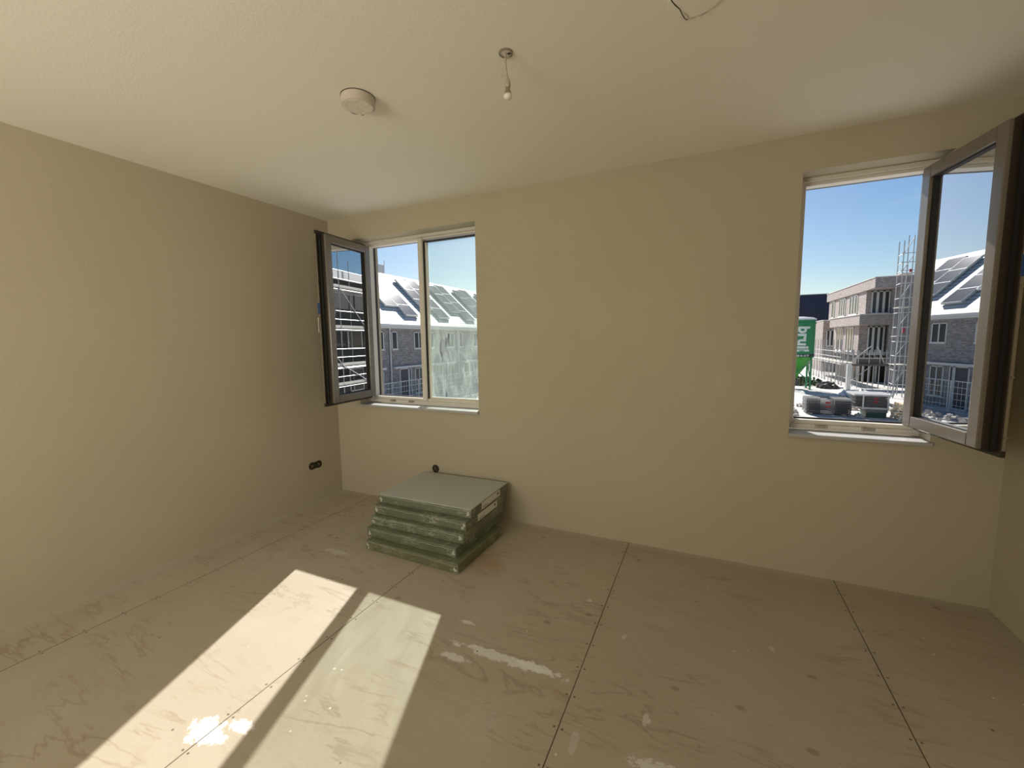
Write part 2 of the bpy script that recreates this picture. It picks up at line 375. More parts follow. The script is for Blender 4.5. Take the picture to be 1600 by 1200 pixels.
def bx(name, a, b, mat, parent=None, bevel=0., **k): return MB().box(a, b).build(name, mat, parent, bevel, **k)

# ================================================================== the room
W, H, YR = 4.686, 2.6, -4.6
AL0, AL1, AR0, AR1, AZ0, AZ1 = .300, 1.588, 3.742, 4.390, .885, 2.402
WT = .32
tag(bx('floor', (-.0, YR, -.2), (W, 0.0, 0), m_floor), kind='structure', label='plywood sheet floor with dark joints, screws and paint marks')
tag(bx('ceiling', (0, YR, H), (W, 0, H+.2), m_ceil), kind='structure')
tag(bx('wall_left', (-.2, YR, -.2), (0, WT, H+.2), m_wall), kind='structure')
def wall_with_holes(name, xs, zs, holes, y0, y1, mat):
    b = MB()
    for i in range(len(xs)-1):
        for j in range(len(zs)-1):
            if (i, j) in holes: continue
            b.box((xs[i], y0, zs[j]), (xs[i+1], y1, zs[j+1]))
    o = b.build(name, mat); return o
def clean(o):
    bm = bmesh.new(); bm.from_mesh(o.data); bmesh.ops.remove_doubles(bm, verts=bm.verts, dist=1e-5)
    seen = {}
    for f in bm.faces: seen.setdefault(tuple(sorted(v.index for v in f.verts)), []).append(f)
    dead = [f for fs in seen.values() if len(fs) > 1 for f in fs]
    bmesh.ops.delete(bm, geom=dead, context='FACES_ONLY'); bmesh.ops.recalc_face_normals(bm, faces=bm.faces); bm.to_mesh(o.data); bm.free(); return o
tag(clean(wall_with_holes('wall_back', [0, AL0, AL1, AR0, AR1, W], [-.2, AZ0-.02, AZ1, H+.2], {(1, 1), (3, 1)}, 0, WT, m_wallb)), kind='structure')
tag(clean(wall_with_holes('wall_front', [0, .5, 2.1, W], [-.2, .9, 2.2, H+.2], {(1, 1)}, YR-.2, YR, m_wall)), kind='structure')  # unseen opening added for the rear fill lamp
# right wall, with an unseen doorway added to let fill light in
b = MB()
b.box((W, -3.6, -.2), (W+.2, WT, H+.2)); b.box((W, YR, -.2), (W+.2, -4.55, H+.2)); b.box((W, -4.55, 2.15), (W+.2, -3.6, H+.2))
tag(b.build('wall_right', m_wall), kind='structure')
# unseen landing added as a housing for the fill lamp
tag(bx('floor_added_landing', (W, YR-.1, -.25), (W+1.6, -3.3, -.0), m_floor), kind='structure')
tag(MB().box((W+.2, -3.4, 0), (W+1.6, -3.3, H)).box((W+.2, YR-.1, 0), (W+1.6, YR, H)).box((W+1.6, YR-.1, -.2), (W+1.7, -3.3, H)).build('wall_added_landing', m_wall), kind='structure')
tag(bx('ceiling_added_landing', (W+.2, YR-.1, H), (W+1.7, -3.3, H+.2), m_ceil), kind='structure')

# ---------------------------------------------------------------- windows
def member(mb, x0, x1, z0, z1, step=.022, left=True, right=True, top=True, bot=True):
    """stepped inner frame ring: a proud outer band and a recessed band towards the opening"""
    return mb
YF = .130
def window(idx, x0, x1, lights, hinge, label):
    root = empty('window_%d' % idx, (x0, YF, AZ0), label, kind='structure')
    fz0, fz1 = AZ0+.004, AZ1
    fb = MB(); ob = MB()
    # proud band (room side) and recessed band, left/right/top/bottom
    pw, rw = .026, .018
    fb.box((x0, YF, fz0), (x0+pw, YF+.09, fz1)); fb.box((x1-pw, YF, fz0), (x1, YF+.09, fz1))
    fb.box((x0+pw, YF, fz1-pw), (x1-pw, YF+.09, fz1)); fb.box((x0+pw, YF, fz0), (x1-pw, YF+.09, fz0+.030))
    fr = fb.build('window_frame', m_frame, root, .003)
    rb = MB(); y2 = YF+.022
    rb.box((x0+pw, y2, fz0+.030), (x0+pw+rw, YF+.085, fz1-pw)); rb.box((x1-pw-rw, y2, fz0+.030), (x1-pw, YF+.085, fz1-pw))
    rb.box((x0+pw+rw, y2, fz1-pw-rw), (x1-pw-rw, YF+.085, fz1-pw)); rb.box((x0+pw+rw, y2, fz0+.030), (x1-pw-rw, YF+.085, fz0+.055))
    rb.build('frame_rebate', m_frame, root, .002)
    yo = YF+.085
    for (a, c, d, e) in ((x0, x0+.042, fz0, fz1), (x1-.042, x1, fz0, fz1), (x0, x1, fz1-.042, fz1), (x0, x1, fz0, fz0+.05)):
        ob.box((a, yo+.005, d), (c, yo+.03, e))
    ob.build('outer_frame', m_edge, root)
    MB().box((x0+.055, YF+.070, fz0+.0551), (x1-.055, YF+.082, fz0+.0635)).build('gasket', m_rubber, root)
    return root, fr
w1, fr1 = window(1, AL0, AL1, 2, 'left', 'white two-light window in the corner, left light open inwards')
w2, fr2 = window(2, AR0, AR1, 1, 'right', 'white single-light window near the right wall, open inwards')
# mullion and fixed light of the left window
MX0, MX1 = .920, .972
MB().box((MX0, YF+.012, AZ0+.034), (MX1, YF+.085, AZ1-.03)).box((MX0+.008, YF+.002, AZ0+.034), (MX1-.004, YF+.0121, AZ1-.03)).build('mullion', m_frame, w1, .002)
px0, px1, pz0, pz1 = MX1, AL1-.057, AZ0+.059, AZ1-.057
g_ = MB()
for (a, c, d, e) in ((px0, px0+.012, pz0, pz1), (px1-.010, px1, pz0, pz1), (px0+.012, px1-.010, pz1-.010, pz1)):
    g_.box((a, YF+.02, d), (c, YF+.06, e))
g_.build('glazing_gasket', m_rubber, w1)
bd = MB()
for (a, c, d, e) in ((px0+.012, px0+.024, pz0, pz1-.01), (px0+.024, px1-.010, pz0, pz0+.014)):
    bd.box((a, YF+.035, d), (c, YF+.065, e))
bd.build('glazing_bead', m_frame, w1)
pane = bx('pane', (px0+.002, YF+.066, pz0+.001), (px1-.001, YF+.072, pz1-.001), m_glass_dirty, w1)
pane.data.materials.append(m_glass_in)
for p_ in pane.data.polygons: p_.material_index = 0 if p_.normal.y < -.5 else 1
tag(pane, 'pane streaked with milky protective film')
# lock plates on the bottom rail
for (root, xs) in ((w1, (.585, .80)), (w2, (3.93, 4.16))):
    for x in xs:
        MB().box((x-.032, YF-.006, AZ0+.018), (x+.032, YF+.010, AZ0+.035)).box((x-.018, YF-.012, AZ0+.022), (x+.018, YF-.005, AZ0+.031)).build('lock_plate', m_steel, root, .002)
# sills
for root, a, c in ((w1, AL0-.003, AL1+.002), (w2, AR0-.003, AR1+.006)):
    o = MB().box((AL0 if root is w1 else AR0, -.001, AZ0-.02), (AL1 if root is w1 else AR1, YF+.02, AZ0)).box((a-.0, -.024, AZ0-.02), (c, -.001, AZ0)).build('window_sill', m_sill, root, .002)

def sash(root, P, th, side):
    s = Vector((side*math.sin(th), -math.cos(th), 0)); n = Vector((-side*math.cos(th), -math.sin(th), 0))
    def T(u, w, z): v = Vector(P) + s*u + n*w; return (v.x, v.y, z)
    L = .600; zb, zt = .930, 2.372
    e = MB()
    # room-side flange ring (dark edge) and the body ring, open in the middle
    for (u0, u1, z0, z1) in ((0, .09, zb, zt), (L-.09, L, zb, zt), (.09, L-.09, zb, zb+.09), (.09, L-.09, zt-.09, zt)):
        e.box((u0, 0, z0), (u1, .020, z1), T)
    fl = e.build('sash', m_edge, root, .003)
    q = MB(); i0, i1, j0, j1 = .030, L-.030, zb+.028, zt-.030
    for (u0, u1, z0, z1) in ((i0, i0+.062, j0, j1), (i1-.062, i1, j0, j1), (i0+.062, i1-.062, j0, j0+.062), (i0+.062, i1-.062, j1-.062, j1)):
        q.box((u0, .066, z0), (u1, .086, z1), T)
    face = q.build('sash_face', m_taupe, fl, .004)
    mid = MB()
    for (u0, u1, z0, z1) in ((i0, i0+.058, j0, j1), (i1-.058, i1, j0, j1), (i0+.058, i1-.058, j0, j0+.058), (i0+.058, i1-.058, j1-.058, j1)):
        mid.box((u0+.001, .0201, z0+.001), (u1-.001, .0659, z1-.001), T)
    mid.build('sash_core', m_edge, fl, .002)
    g0, g1, h0, h1 = i0+.062, i1-.062, j0+.062, j1-.062
    gk = MB()
    for (u0, u1, z0, z1) in ((g0, g0+.009, h0, h1), (g1-.007, g1, h0, h1), (g0, g1, h0, h0+.006), (g0, g1, h1-.006, h1)):
        gk.box((u0, .058, z0), (u1, .072, z1), T)
    gk.build('glazing_gasket', m_rubber, fl)
    pn = MB().box((g0-.003, .050, h0-.003), (g1+.003, .058, h1+.003), T).build('pane', m_glass_out, fl)
    pn.data.materials.append(m_glass_in)
    for p_ in pn.data.polygons: p_.material_index = 0 if p_.normal.dot(n) > .5 else 1
    # black weather seal running round the rebate
    sl = MB()
    for (u0, u1, z0, z1) in ((i1, i1+.010, j0, j1), (i0, i1, j0-.010, j0), (i0, i1, j1, j1+.010)):
        sl.box((u0, .022, z0), (u1, .040, z1), T)
    sl.build('weather_seal', m_rubber, fl)
    # lock strip with cams on the free edge
    MB().box((L, .004, zb+.03), (L+.0015, .016, zt-.03), T).build('lock_strip', m_steel, fl)
    for k, z in enumerate((1.02, 1.28, 1.66, 1.96, 2.28)):
        MB().tube(T(L+.001, .010, z), T(L+.010, .010, z), .006, 10).build('lock_cam', m_steel, fl)
    MB().box((L, -.002, 1.70), (L+.004, .018, 1.79), T).build('lock_cover', m_blue, fl, .001)
    # handle on the room side
    hb = MB().box((L-.06, -.012, 1.60), (L-.03, 0, 1.74), T).tube(T(L-.045, -.012, 1.67), T(L-.045, -.045, 1.67), .009, 10).box((L-.055, -.056, 1.55), (L-.035, -.040, 1.68), T)
    hb.build('handle', m_steel, fl, .003)
    # bottom and top corner hinges
    for z in (zb+.02, zt-.08):
        MB().tube(T(-.004, -.004, z), T(-.004, -.004, z+.07), .008, 10).build('hinge', m_steel, fl)
    # fittings under the bottom rail
    for u in (.18, .42, .55):
        MB().box((u-.015, .022, j0-.012), (u+.015, .034, j0-.004), T).build('rail_clip', m_steel, fl)
    return fl
tag(sash(w1, (.322, .118, 0), math.radians(-4.8), -1), 'brown sash swung into the room, glass mirroring scaffolding')
tag(sash(w2, (4.372, .112, 0), math.radians(8.5), 1), 'brown sash swung into the room, glass mirroring solar roofs')

# ---------------------------------------------------------------- stack of wrapped slabs
def slab(corner_r, corner_l, z, t, mat, label, depth=.592, sticker=None):
    """front right and front left corner on plan, bottom height"""
    a, c = Vector((*corner_r, 0)), Vector((*corner_l, 0)); ux = (a-c); Lx = ux.length; ux.normalize(); uy = Vector((-ux.y, ux.x, 0))
    ctr = (a+c)/2 + uy*depth/2
    root = empty('wrapped_panel', (ctr.x, ctr.y, z), label, 'insulation panel', 'stacked wrapped panels'); root.rotation_euler.z = math.atan2(ux.y, ux.x)
    # slightly wavy slab
    me = MB(); nx, ny = 26, 20; vs = []; 
    bm = bmesh.new(); bmesh.ops.create_cube(bm, size=1)
    bmesh.ops.scale(bm, vec=(Lx, depth, t), verts=bm.verts); bmesh.ops.translate(bm, vec=(0, 0, t/2), verts=bm.verts)
    bmesh.ops.bevel(bm, geom=bm.edges[:], offset=.006, segments=3, affect='EDGES', profile=.6)
    mesh = bpy.data.meshes.new('slab'); bm.to_mesh(mesh); bm.free(); mesh.materials.append(mat)
    o = bpy.data.objects.new('slab', mesh); COL.objects.link(o); o.parent = root
    for p_ in mesh.polygons: p_.use_smooth = True
    md = o.modifiers.new('wn', 'WEIGHTED_NORMAL')
    # gathered film at the front corners and a welded film seam along the front edge
    rnd = random.Random(int(z*1000)+3)
    for sx in (-1, 1):
        f = MB(); 
        for k in range(4):
            x = sx*(Lx/2-.012-.018*rnd.random()); zz = t*(.25+.5*rnd.random()); y = -depth/2-.0012
            f.add([(x-.009, y, zz-.011), (x+.010, y, zz-.004), (x+.003, y-.0045, zz+.012), (x-.004, y-.001, zz+.001)], [(0, 1, 3), (1, 2, 3), (2, 0, 3)])
        f2 = MB(); f2.v = f.v; f2.f = f.f
        me_ = bpy.data.meshes.new('film_fold'); me_.from_pydata(f2.v, [], f2.f); me_.materials.append(m_fold)
        q = bpy.data.objects.new('film_fold', me_); COL.objects.link(q); q.parent = root
        sd = q.modifiers.new('s', 'SOLIDIFY'); sd.thickness = .0006
    seam = MB(); N = 40; pts = []
    for k in range(N+1):
        x = -Lx/2+.01 + (Lx-.02)*k/N; zz = t*.84 - .00015*k + .0022*math.sin(k*.31+z*30) + .005*(rnd.random()-.5); pts.append((x, -depth/2-.0009, zz))
    seam.path(pts, .0007, 4)
    me_ = bpy.data.meshes.new('film_seam'); me_.from_pydata(seam.v, [], seam.f); me_.materials.append(m_fold)
    q = bpy.data.objects.new('film_seam', me_); COL.objects.link(q); q.parent = root
    if sticker:
        y0, y1 = sticker
        lb = MB().box((Lx/2-.0005, y0, t*.16), (Lx/2+.0012, y1, t*.86))
        me_ = bpy.data.meshes.new('paper_label'); me_.from_pydata(lb.v, [], lb.f); me_.materials.append(m_label)
        lo = bpy.data.objects.new('paper_label', me_); COL.objects.link(lo); lo.parent = root; lo['label'] = 'white paper label'
        ik = MB(); wd = y1-y0
        ik.box((Lx/2+.0008, y0+wd*.84, t*.42), (Lx/2+.0018, y0+wd*.91, t*.70))
        ik2 = MB().box((Lx/2+.0008, y0+wd*.05, t*.30), (Lx/2+.0018, y0+wd*.32, t*.36))
        me_ = bpy.data.meshes.new('print_line'); me_.from_pydata(ik2.v, [], ik2.f); me_.materials.append(m_ink)
        io = bpy.data.objects.new('print_line', me_); COL.objects.link(io); io.parent = lo
        me_ = bpy.data.meshes.new('label_print'); me_.from_pydata(ik.v, [], ik.f); me_.materials.append(m_ink)
        io = bpy.data.objects.new('label_print', me_); COL.objects.link(io); io.parent = lo
    return root
T_ = .0675
slab((1.898, -.855), (1.118, -.834), 0, T_, m_wrap_b, 'green film-wrapped panel lying on the plywood floor, lowest of the stack', .600)
slab((1.846, -.796), (1.080, -.780), T_*1.0, T_, m_wrap, 'green film-wrapped panel, second from the floor in the stack')
slab((1.866, -.733), (1.083, -.738), T_*2.0, T_, m_wrap, 'green film-wrapped panel in the middle of the stack of five')
slab((1.864, -.694), (1.074, -.695), T_*3.0, T_, m_wrap, 'green film-wrapped panel just under the top one, lower white label', sticker=(-.136, .158))
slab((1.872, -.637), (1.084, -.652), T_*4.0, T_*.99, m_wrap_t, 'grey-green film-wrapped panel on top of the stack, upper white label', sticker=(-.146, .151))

# ---------------------------------------------------------------- wall boxes (no cover plates)
def rot_to(v, axis):                      # local z = out of wall
    x, y, z = v
    return (z, x, y) if axis == 'x' else (x, -z, y)
def wall_box(centre, axis, twin, label):
    root = empty('socket_box', centre, label, 'socket')
    offs = (-.0355, .0355) if twin else (0,)
    for dx in offs:
        ring = MB(); N = 20
        vs = []
        for k in range(N):
            t = 2*math.pi*k/N
            for (r, d) in ((.035, 0), (.035, .004), (.029, .004), (.029, .0005)): vs.append(rot_to((dx+r*math.cos(t), r*math.sin(t), d), axis))
        fs = [(4*k+j, 4*((k+1) % N)+j, 4*((k+1) % N)+j+1, 4*k+j+1) for k in range(N) for j in range(3)]
        def mk(name, vs, fs, mat, par=root):
            me_ = bpy.data.meshes.new(name); me_.from_pydata(vs, [], fs); me_.materials.append(mat)
            o_ = bpy.data.objects.new(name, me_); COL.objects.link(o_); o_.parent = par; return o_
        rg = mk('box_ring', vs, fs, m_black)
        disc = [rot_to((dx+.029*math.cos(2*math.pi*k/N), .029*math.sin(2*math.pi*k/N), .0006), axis) for k in range(N)]
        mk('box_cavity', disc, [tuple(range(N))], m_crack)
        w_ = MB(); w_.path([rot_to((dx-.012, -.014, .001), axis), rot_to((dx-.004, .004, .010), axis), rot_to((dx+.010, .010, .006), axis), rot_to((dx+.012, -.006, .003), axis)], .0028, 6)
        mk('wire', w_.v, w_.f, m_copper)
        w_ = MB(); w_.path([rot_to((dx+.004, -.018, .001), axis), rot_to((dx+.002, -.002, .009), axis), rot_to((dx-.010, .012, .004), axis)], .0025, 6)
        mk('wire', w_.v, w_.f, m_steel)
    if twin:
        w_ = MB()
        vs = [rot_to(v, axis) for v in ((-.012, -.03, .0), (.012, -.03, 0), (.012, .03, 0), (-.012, .03, 0), (-.012, -.03, .0035), (.012, -.03, .0035), (.012, .03, .0035), (-.012, .03, .0035))]
        w_.add(vs, [(0, 3, 2, 1), (4, 5, 6, 7), (0, 1, 5, 4), (1, 2, 6, 5), (2, 3, 7, 6), (3, 0, 4, 7)])
        me_ = bpy.data.meshes.new('box_bridge'); me_.from_pydata(w_.v, [], w_.f); me_.materials.append(m_black)
        o_ = bpy.data.objects.new('box_bridge', me_); COL.objects.link(o_); o_.parent = root
    return root
wall_box((.0, -.300, .335), 'x', True, 'uncovered black double socket box low on the left wall')
wall_box((1.140, 0, .351), 'y', False, 'uncovered black single socket box behind the panel stack')

# ---------------------------------------------------------------- ceiling fittings
vc = empty('vent_cover', (1.765, -1.385, H), 'round white plastic cover under the ceiling, between pendant bulb and corner', 'vent cover')
MB().lathe((1.765, -1.385, H), [(.074, 0), (.076, -.004), (.0755, -.034), (.070, -.0405), (.030, -.041)], 48).build('cover_body', m_cover_shaded, vc, smooth=False)  # side coloured darker than the face, its shade put into the plastic
MB().lathe((1.765, -1.385, H), [(.0665, -.0409), (.0665, -.0424), (.060, -.0432), (.01, -.0434)], 48).build('cover_face_lit', m_whitep, vc)  # face coloured lighter, as lit from below
MB().lathe((1.765, -1.385, H), [(.0775, 0), (.0775, -.0025), (.070, -.0025)], 48).build('shadow_gap', m_crack, vc)
rnd = random.Random(5)
for (a0, a1, r) in ((2.35, 2.95, .0695), (1.95, 2.2, .070), (.75, 1.15, .066)):
    N = 9; outer, inner = [], []
    for k in range(N):
        t = a0+(a1-a0)*k/(N-1); w_ = .0035*math.sin(math.pi*k/(N-1))+.0004
        outer.append((1.765+(r+w_)*math.cos(t), -1.385+(r+w_)*math.sin(t), H-.0418)); inner.append((1.765+(r-w_*rnd.random())*math.cos(t), -1.385+(r-w_)*math.sin(t), H-.0418))
    MB().add(outer+inner, [(k, k+1, N+k+1, N+k) for k in range(N-1)]).build('ragged_gap', m_crack, vc)

pl = empty('pendant_bulb', (2.517, -1.36, H), 'bare white bulb in a small holder hanging from a ceiling box', 'light bulb')
MB().lathe((2.517, -1.36, H), [(.0285, 0), (.0285, -.005), (.0245, -.006), (.0235, -.001)], 28).build('ceiling_box', m_steel, pl)
MB().lathe((2.517, -1.36, H), [(.0235, 0), (.0235, -.0015)], 28).build('box_plate', m_whitep, pl)
MB().path([(2.523, -1.352, H-.001), (2.530, -1.356, H-.005), (2.527, -1.348, H-.001)], .003, 6).path([(2.532, -1.350, H-.001), (2.536, -1.357, H-.006)], .0025, 6).build('terminal_wire', m_crack, pl)
MB().path([(2.517, -1.36, H), (2.515, -1.36, H-.04), (2.519, -1.361, H-.07), (2.524, -1.362, H-.102)], .0042, 8).build('cable', m_cable, pl)
MB().path([(2.515, -1.36, H-.015), (2.512, -1.361, H-.035)], .0026, 6).build('loose_wire', m_cable, pl)
MB().box((2.497, -1.3625, H-.086), (2.519, -1.3612, H-.058)).build('paper_tag', m_cable, pl)
MB().lathe((2.525, -1.362, H), [(.004, -0.1000), (.009, -0.1080), (.0115, -0.1180), (.0115, -0.1280), (.0095, -0.1330)], 20).build('lamp_holder', m_cable, pl, smooth=False)
MB().lathe((2.525, -1.362, H), [(.009, -0.1330), (.009, -0.1400), (.014, -0.1540), (.0165, -0.1600)], 24, cap=False).build('bulb_neck', m_steel, pl, smooth=True)
m_bulb = pm('opal_bulb', (.86, .82, .74), .3)
MB().lathe((2.525, -1.362, H), [(.0165, -0.1600), (.0172, -0.1660), (.0150, -0.1730), (.009, -0.1780), (.002, -0.1795)], 24).build('bulb', m_bulb, pl, smooth=True)

cc = empty('ceiling_patch', (3.208, -1.328, H), 'plastered round ceiling cap with a torn cracked edge, at the top edge', 'ceiling cap')
MB().lathe((3.208, -1.328, H), [(.092, 0), (.092, -.003), (.086, -.005), (.01, -.005)], 48).build('cap_disc', m_ceil, cc)
ck = MB()
def ribbon(pts, ws):
    o_, i_ = [], []
    for k, (x, y) in enumerate(pts):
        a_, b_ = Vector(pts[max(0, k-1)]), Vector(pts[min(len(pts)-1, k+1)]); t = (b_-a_).normalized(); nrm = Vector((-t.y, t.x))
        o_.append((x+nrm.x*ws[k], y+nrm.y*ws[k], H-.0056)); i_.append((x-nrm.x*ws[k], y-nrm.y*ws[k], H-.0056))
    N = len(pts); ck.add(o_+i_, [(k, k+1, N+k+1, N+k) for k in range(N-1)])
ribbon([(3.130, -1.372), (3.134, -1.348), (3.143, -1.326), (3.156, -1.300), (3.162, -1.270), (3.170, -1.246), (3.176, -1.234)], [.0012, .0018, .0022, .0018, .0014, .0022, .0006])
ribbon([(3.170, -1.244), (3.176, -1.238), (3.183, -1.239)], [.0004, .0018, .0004])
ribbon([(3.188, -1.238), (3.197, -1.236), (3.206, -1.236)], [.0003, .0008, .0003])
ribbon([(3.216, -1.236), (3.228, -1.239), (3.243, -1.246)], [.0003, .0011, .0003])
ck.build('torn_edge', m_crack, cc)
fl_ = MB().add([(3.156, -1.302, H-.0052), (3.171, -1.244, H-.0055), (3.184, -1.240, H-.0052), (3.178, -1.262, H-.0085), (3.166, -1.282, H-.0075)], [(0, 1, 4), (1, 3, 4), (1, 2, 3)])
fl_.build('plaster_flap', m_whitep, cc)

# ================================================================== outdoors
GZ = -2.9
tag(bx('ground', (-60, .8, GZ-.3), (80, 160, GZ), m_ground), kind='structure')
# ---- terrace of row houses across the street (facades face +X)
P = 4.23; GAPR = .002; FX = -16.0; EZ = 2.70; RIDX, RIDZ = -20.5, 6.92
def row_house():
    o = Vector((FX, 0, GZ)); root = empty('row_house', tuple(o))
    bx('wall', (FX-8.6, .004, GZ), (FX, P-.004, EZ-.46), m_brick_dark, root)
    bx('wall_plate', (FX-.3, .004, EZ-.459), (FX, P-.004, EZ-.2), m_brick_dark, root)
    r = MB(); t = .12
    r.add([(FX+.28, .002, EZ-.22), (FX+.28, P-.002, EZ-.22), (RIDX, P-.002, RIDZ), (RIDX, .002, RIDZ), (FX-9.2, .002, EZ-.2), (FX-9.2, P-.002, EZ-.2),
           (FX+.28, .002, EZ-.22-t), (FX+.28, P-.002, EZ-.22-t), (FX-9.2, .002, EZ-.2-t), (FX-9.2, P-.002, EZ-.2-t)],
          [(0, 1, 2, 3), (3, 2, 5, 4), (6, 8, 9, 7), (0, 6, 7, 1), (4, 5, 9, 8), (0, 3, 4, 8, 6), (1, 7, 9, 5, 2)])
    r.build('roof', m_roof, root)
    bx('gutter', (FX+.02, .002, EZ-.20), (FX+.34, P-.002, EZ-.06), m_coping, root)
    up = Vector((RIDX-FX, 0, RIDZ-EZ)).normalized(); nn = Vector((-up.z, 0, up.x)) * -1
    if nn.z < 0: nn = -nn
    def cell(y0, y1, s0, s1):
        q = MB(); base = Vector((FX, 0, EZ))
        def pt(y, s, h): v = base + up*s + nn*h; return (v.x, y, v.z)
        f = MB()
        def bxx(mb, a, c, s_, e, h0, h1):
            mb.add([pt(a, s_, h0), pt(c, s_, h0), pt(c, e, h0), pt(a, e, h0), pt(a, s_, h1), pt(c, s_, h1), pt(c, e, h1), pt(a, e, h1)],
                   [(0, 3, 2, 1), (4, 5, 6, 7), (0, 1, 5, 4), (1, 2, 6, 5), (2, 3, 7, 6), (3, 0, 4, 7)])
        bxx(f, y0+.01, y1-.01, s0+.01, s1-.01, .06, .20)
        fo = f.build('solar_panel', m_pale, root)
        bxx(q, y0+.04, y1-.04, s0+.04, s1-.04, .2001, .206)
        q.build('panel_glass', m_panel, fo)
    hh = 1.22
    for (y0, y1, s0, n_) in ((1.14, 2.52, 1.74, 3), (2.52, 3.95, .78, 4)):
        for k in range(n_): cell(y0, y1, s0+k*.99*1.0*hh, s0+(k+1)*.99*hh)
    def win(y0, y1, z0, z1, n_, name='window', dark=m_glassdk, fm=m_pale):
        f = MB(); w_ = .075
        f.box((FX-.02, y0, z0), (FX+.05, y0+w_, z1)).box((FX-.02, y1-w_, z0), (FX+.05, y1, z1)).box((FX-.02, y0, z1-w_), (FX+.05, y1, z1)).box((FX-.02, y0, z0-.04), (FX+.09, y1, z0+w_))
        for k in range(1, n_): yy = y0+(y1-y0)*k/n_; f.box((FX-.02, yy-.04, z0), (FX+.05, yy+.04, z1))
        fo = f.build(name, fm, root)
        bx('pane', (FX+.0, y0+w_-.01, z0+w_-.01), (FX+.02, y1-w_+.01, z1-w_+.01), dark, fo)
    win(.27, .86, .94, 2.17, 1); win(2.66, 3.76, .94, 2.17, 2)
    bx('door_canopy', (FX, .30, -.36), (FX+.22, 3.7, -.22), m_pale, root)
    win(.96, 1.93, GZ, -.38, 1, 'door', m_doordk); win(2.64, 3.62, GZ+.6, -.42, 2)
    win(1.95, 2.25, GZ, -.38, 1, 'side_light')
    MB().tube((FX+.09, .06, GZ), (FX+.09, .06, EZ-.2), .05, 8).build('downpipe', m_pale, root)
    return root
hp = row_house()
hl = ['dark brick terrace house nearest on the left across the street', 'dark brick terrace house behind the open left sash', 'dark brick terrace house fully seen through the open left light', 'dark brick terrace house just right of the one with the open view', 'dark brick terrace house seen through the filmed pane, left half', 'dark brick terrace house seen through the filmed pane, right half', 'dark brick terrace house farthest along the street', 'dark brick terrace house at the hidden end of the street']
Y0 = 19.05
ks = [-3, -2, -1, 0, 1, 2, 3, 4, 5]
hl = {-3: 'dark brick terrace house mirrored in the right sash, nearest one', -2: 'dark brick terrace house mirrored at the right of the open right sash', -1: 'dark brick terrace house hidden mostly by the opened left sash',
      0: 'dark brick terrace house with solar roof, seen through the open left light', 1: 'dark brick terrace house crossed by the window mullion, solar panels on its roof', 2: 'dark brick terrace house with solar roof, left half of the filmed pane',
      3: 'dark brick terrace house with solar roof, right half of the filmed pane', 4: 'dark brick terrace house farther right, roof end beyond the filmed pane', 5: 'dark brick terrace house at the far end of the street'}
for i, k in enumerate(ks):
    h = hp if i == 0 else copy_tree(hp)
    h.location = (FX, Y0+P*k, GZ); tag(h, hl[k], 'house', 'terrace of houses across the street')

# ---- grey tower far behind the terrace
tw = empty('tower_block', (-46, 50, GZ), 'pale grey tower block rising far behind the solar roofs', 'building')
def P_(a, b): return a, b
bx('tower_wall', (-47.5, 44.0, GZ), (-40, 46.3, 12.6), m_tower, tw); MB().box((-47.6, 43.8, 12.6), (-39.9, 44.9, 13.5)).build('roof_plant', m_pale, tw)
MB().tube((-40, 46.25, 12.4), (-40, 46.25, 13.3), .06, 6).build('mast', m_galv, tw)

# ---- apartment building under construction, behind the right window
ab = empty('apartment_building', (16, 43.3, GZ), 'three-storey pinkish and dark brick apartment block with flat roof, scaffolded', 'building')
def part(name, a, b, mat, par=ab, **k): return bx(name, a, b, mat, par, **k)
part('roof_parapet', (16.1, 43.3, 5.5), (27, 59.5, 6.38), m_brick_pink)
part('parapet_coping', (16.05, 43.25, 6.381), (27, 59.55, 6.43), m_coping)
part('second_floor_wall', (16.25, 45.9, 3.3), (27, 58.9, 5.499), m_brick_pink)
part('brick_bay', (18.0, 43.5, GZ), (27, 45.899, 5.499), m_brick_dark)
part('balcony_parapet', (15.66, 45.1, 2.40), (17.999, 55.4, 3.32), m_brick_pink)
part('balcony_coping', (15.60, 45.04, 3.321), (17.999, 55.46, 3.38), m_coping)
part('first_floor_wall', (16.1, 46.7, -.4), (27, 55.4, 2.399), m_brick_pink)
part('ground_floor_wall_shaded', (16.4, 47.0, GZ), (27, 55.2, -.401), m_darkwood_shade)  # darkened: shade below the scaffold deck put into the wall colour
part('rear_wing_wall', (16.15, 60.7, GZ), (27, 72, 3.35), m_brick_pink)
part('rear_wing_coping', (16.1, 60.65, 3.351), (27, 72, 3.42), m_coping)
part('core_wall', (18.4, 55.401, GZ), (27, 60.69, 5.499), m_brick_dark)
def bwin(face, c, a0, a1, z0, z1, n_, par=ab):
    w_ = .10
    def B(mb, s0, s1, d0, d1, e0, e1):
        if face == 'x': mb.box((c-d1, s0, e0), (c-d0, s1, e1))
        else: mb.box((s0, c-d1, e0), (s1, c-d0, e1))
    f = MB(); B(f, a0, a0+w_, -.02, .05, z0, z1); B(f, a1-w_, a1, -.02, .05, z0, z1); B(f, a0, a1, -.02, .05, z1-w_, z1); B(f, a0, a1, -.02, .08, z0-.06, z0+w_)
    for k in range(1, n_): yy = a0+(a1-a0)*k/n_; B(f, yy-.09, yy+.09, -.02, .05, z0, z1)
    fo = f.build('window', m_pale, par)
    p2 = MB(); B(p2, a0+w_, a1-w_, .0, .02, z0+w_, z1-w_); p2.build('pane', m_glassdk, fo)
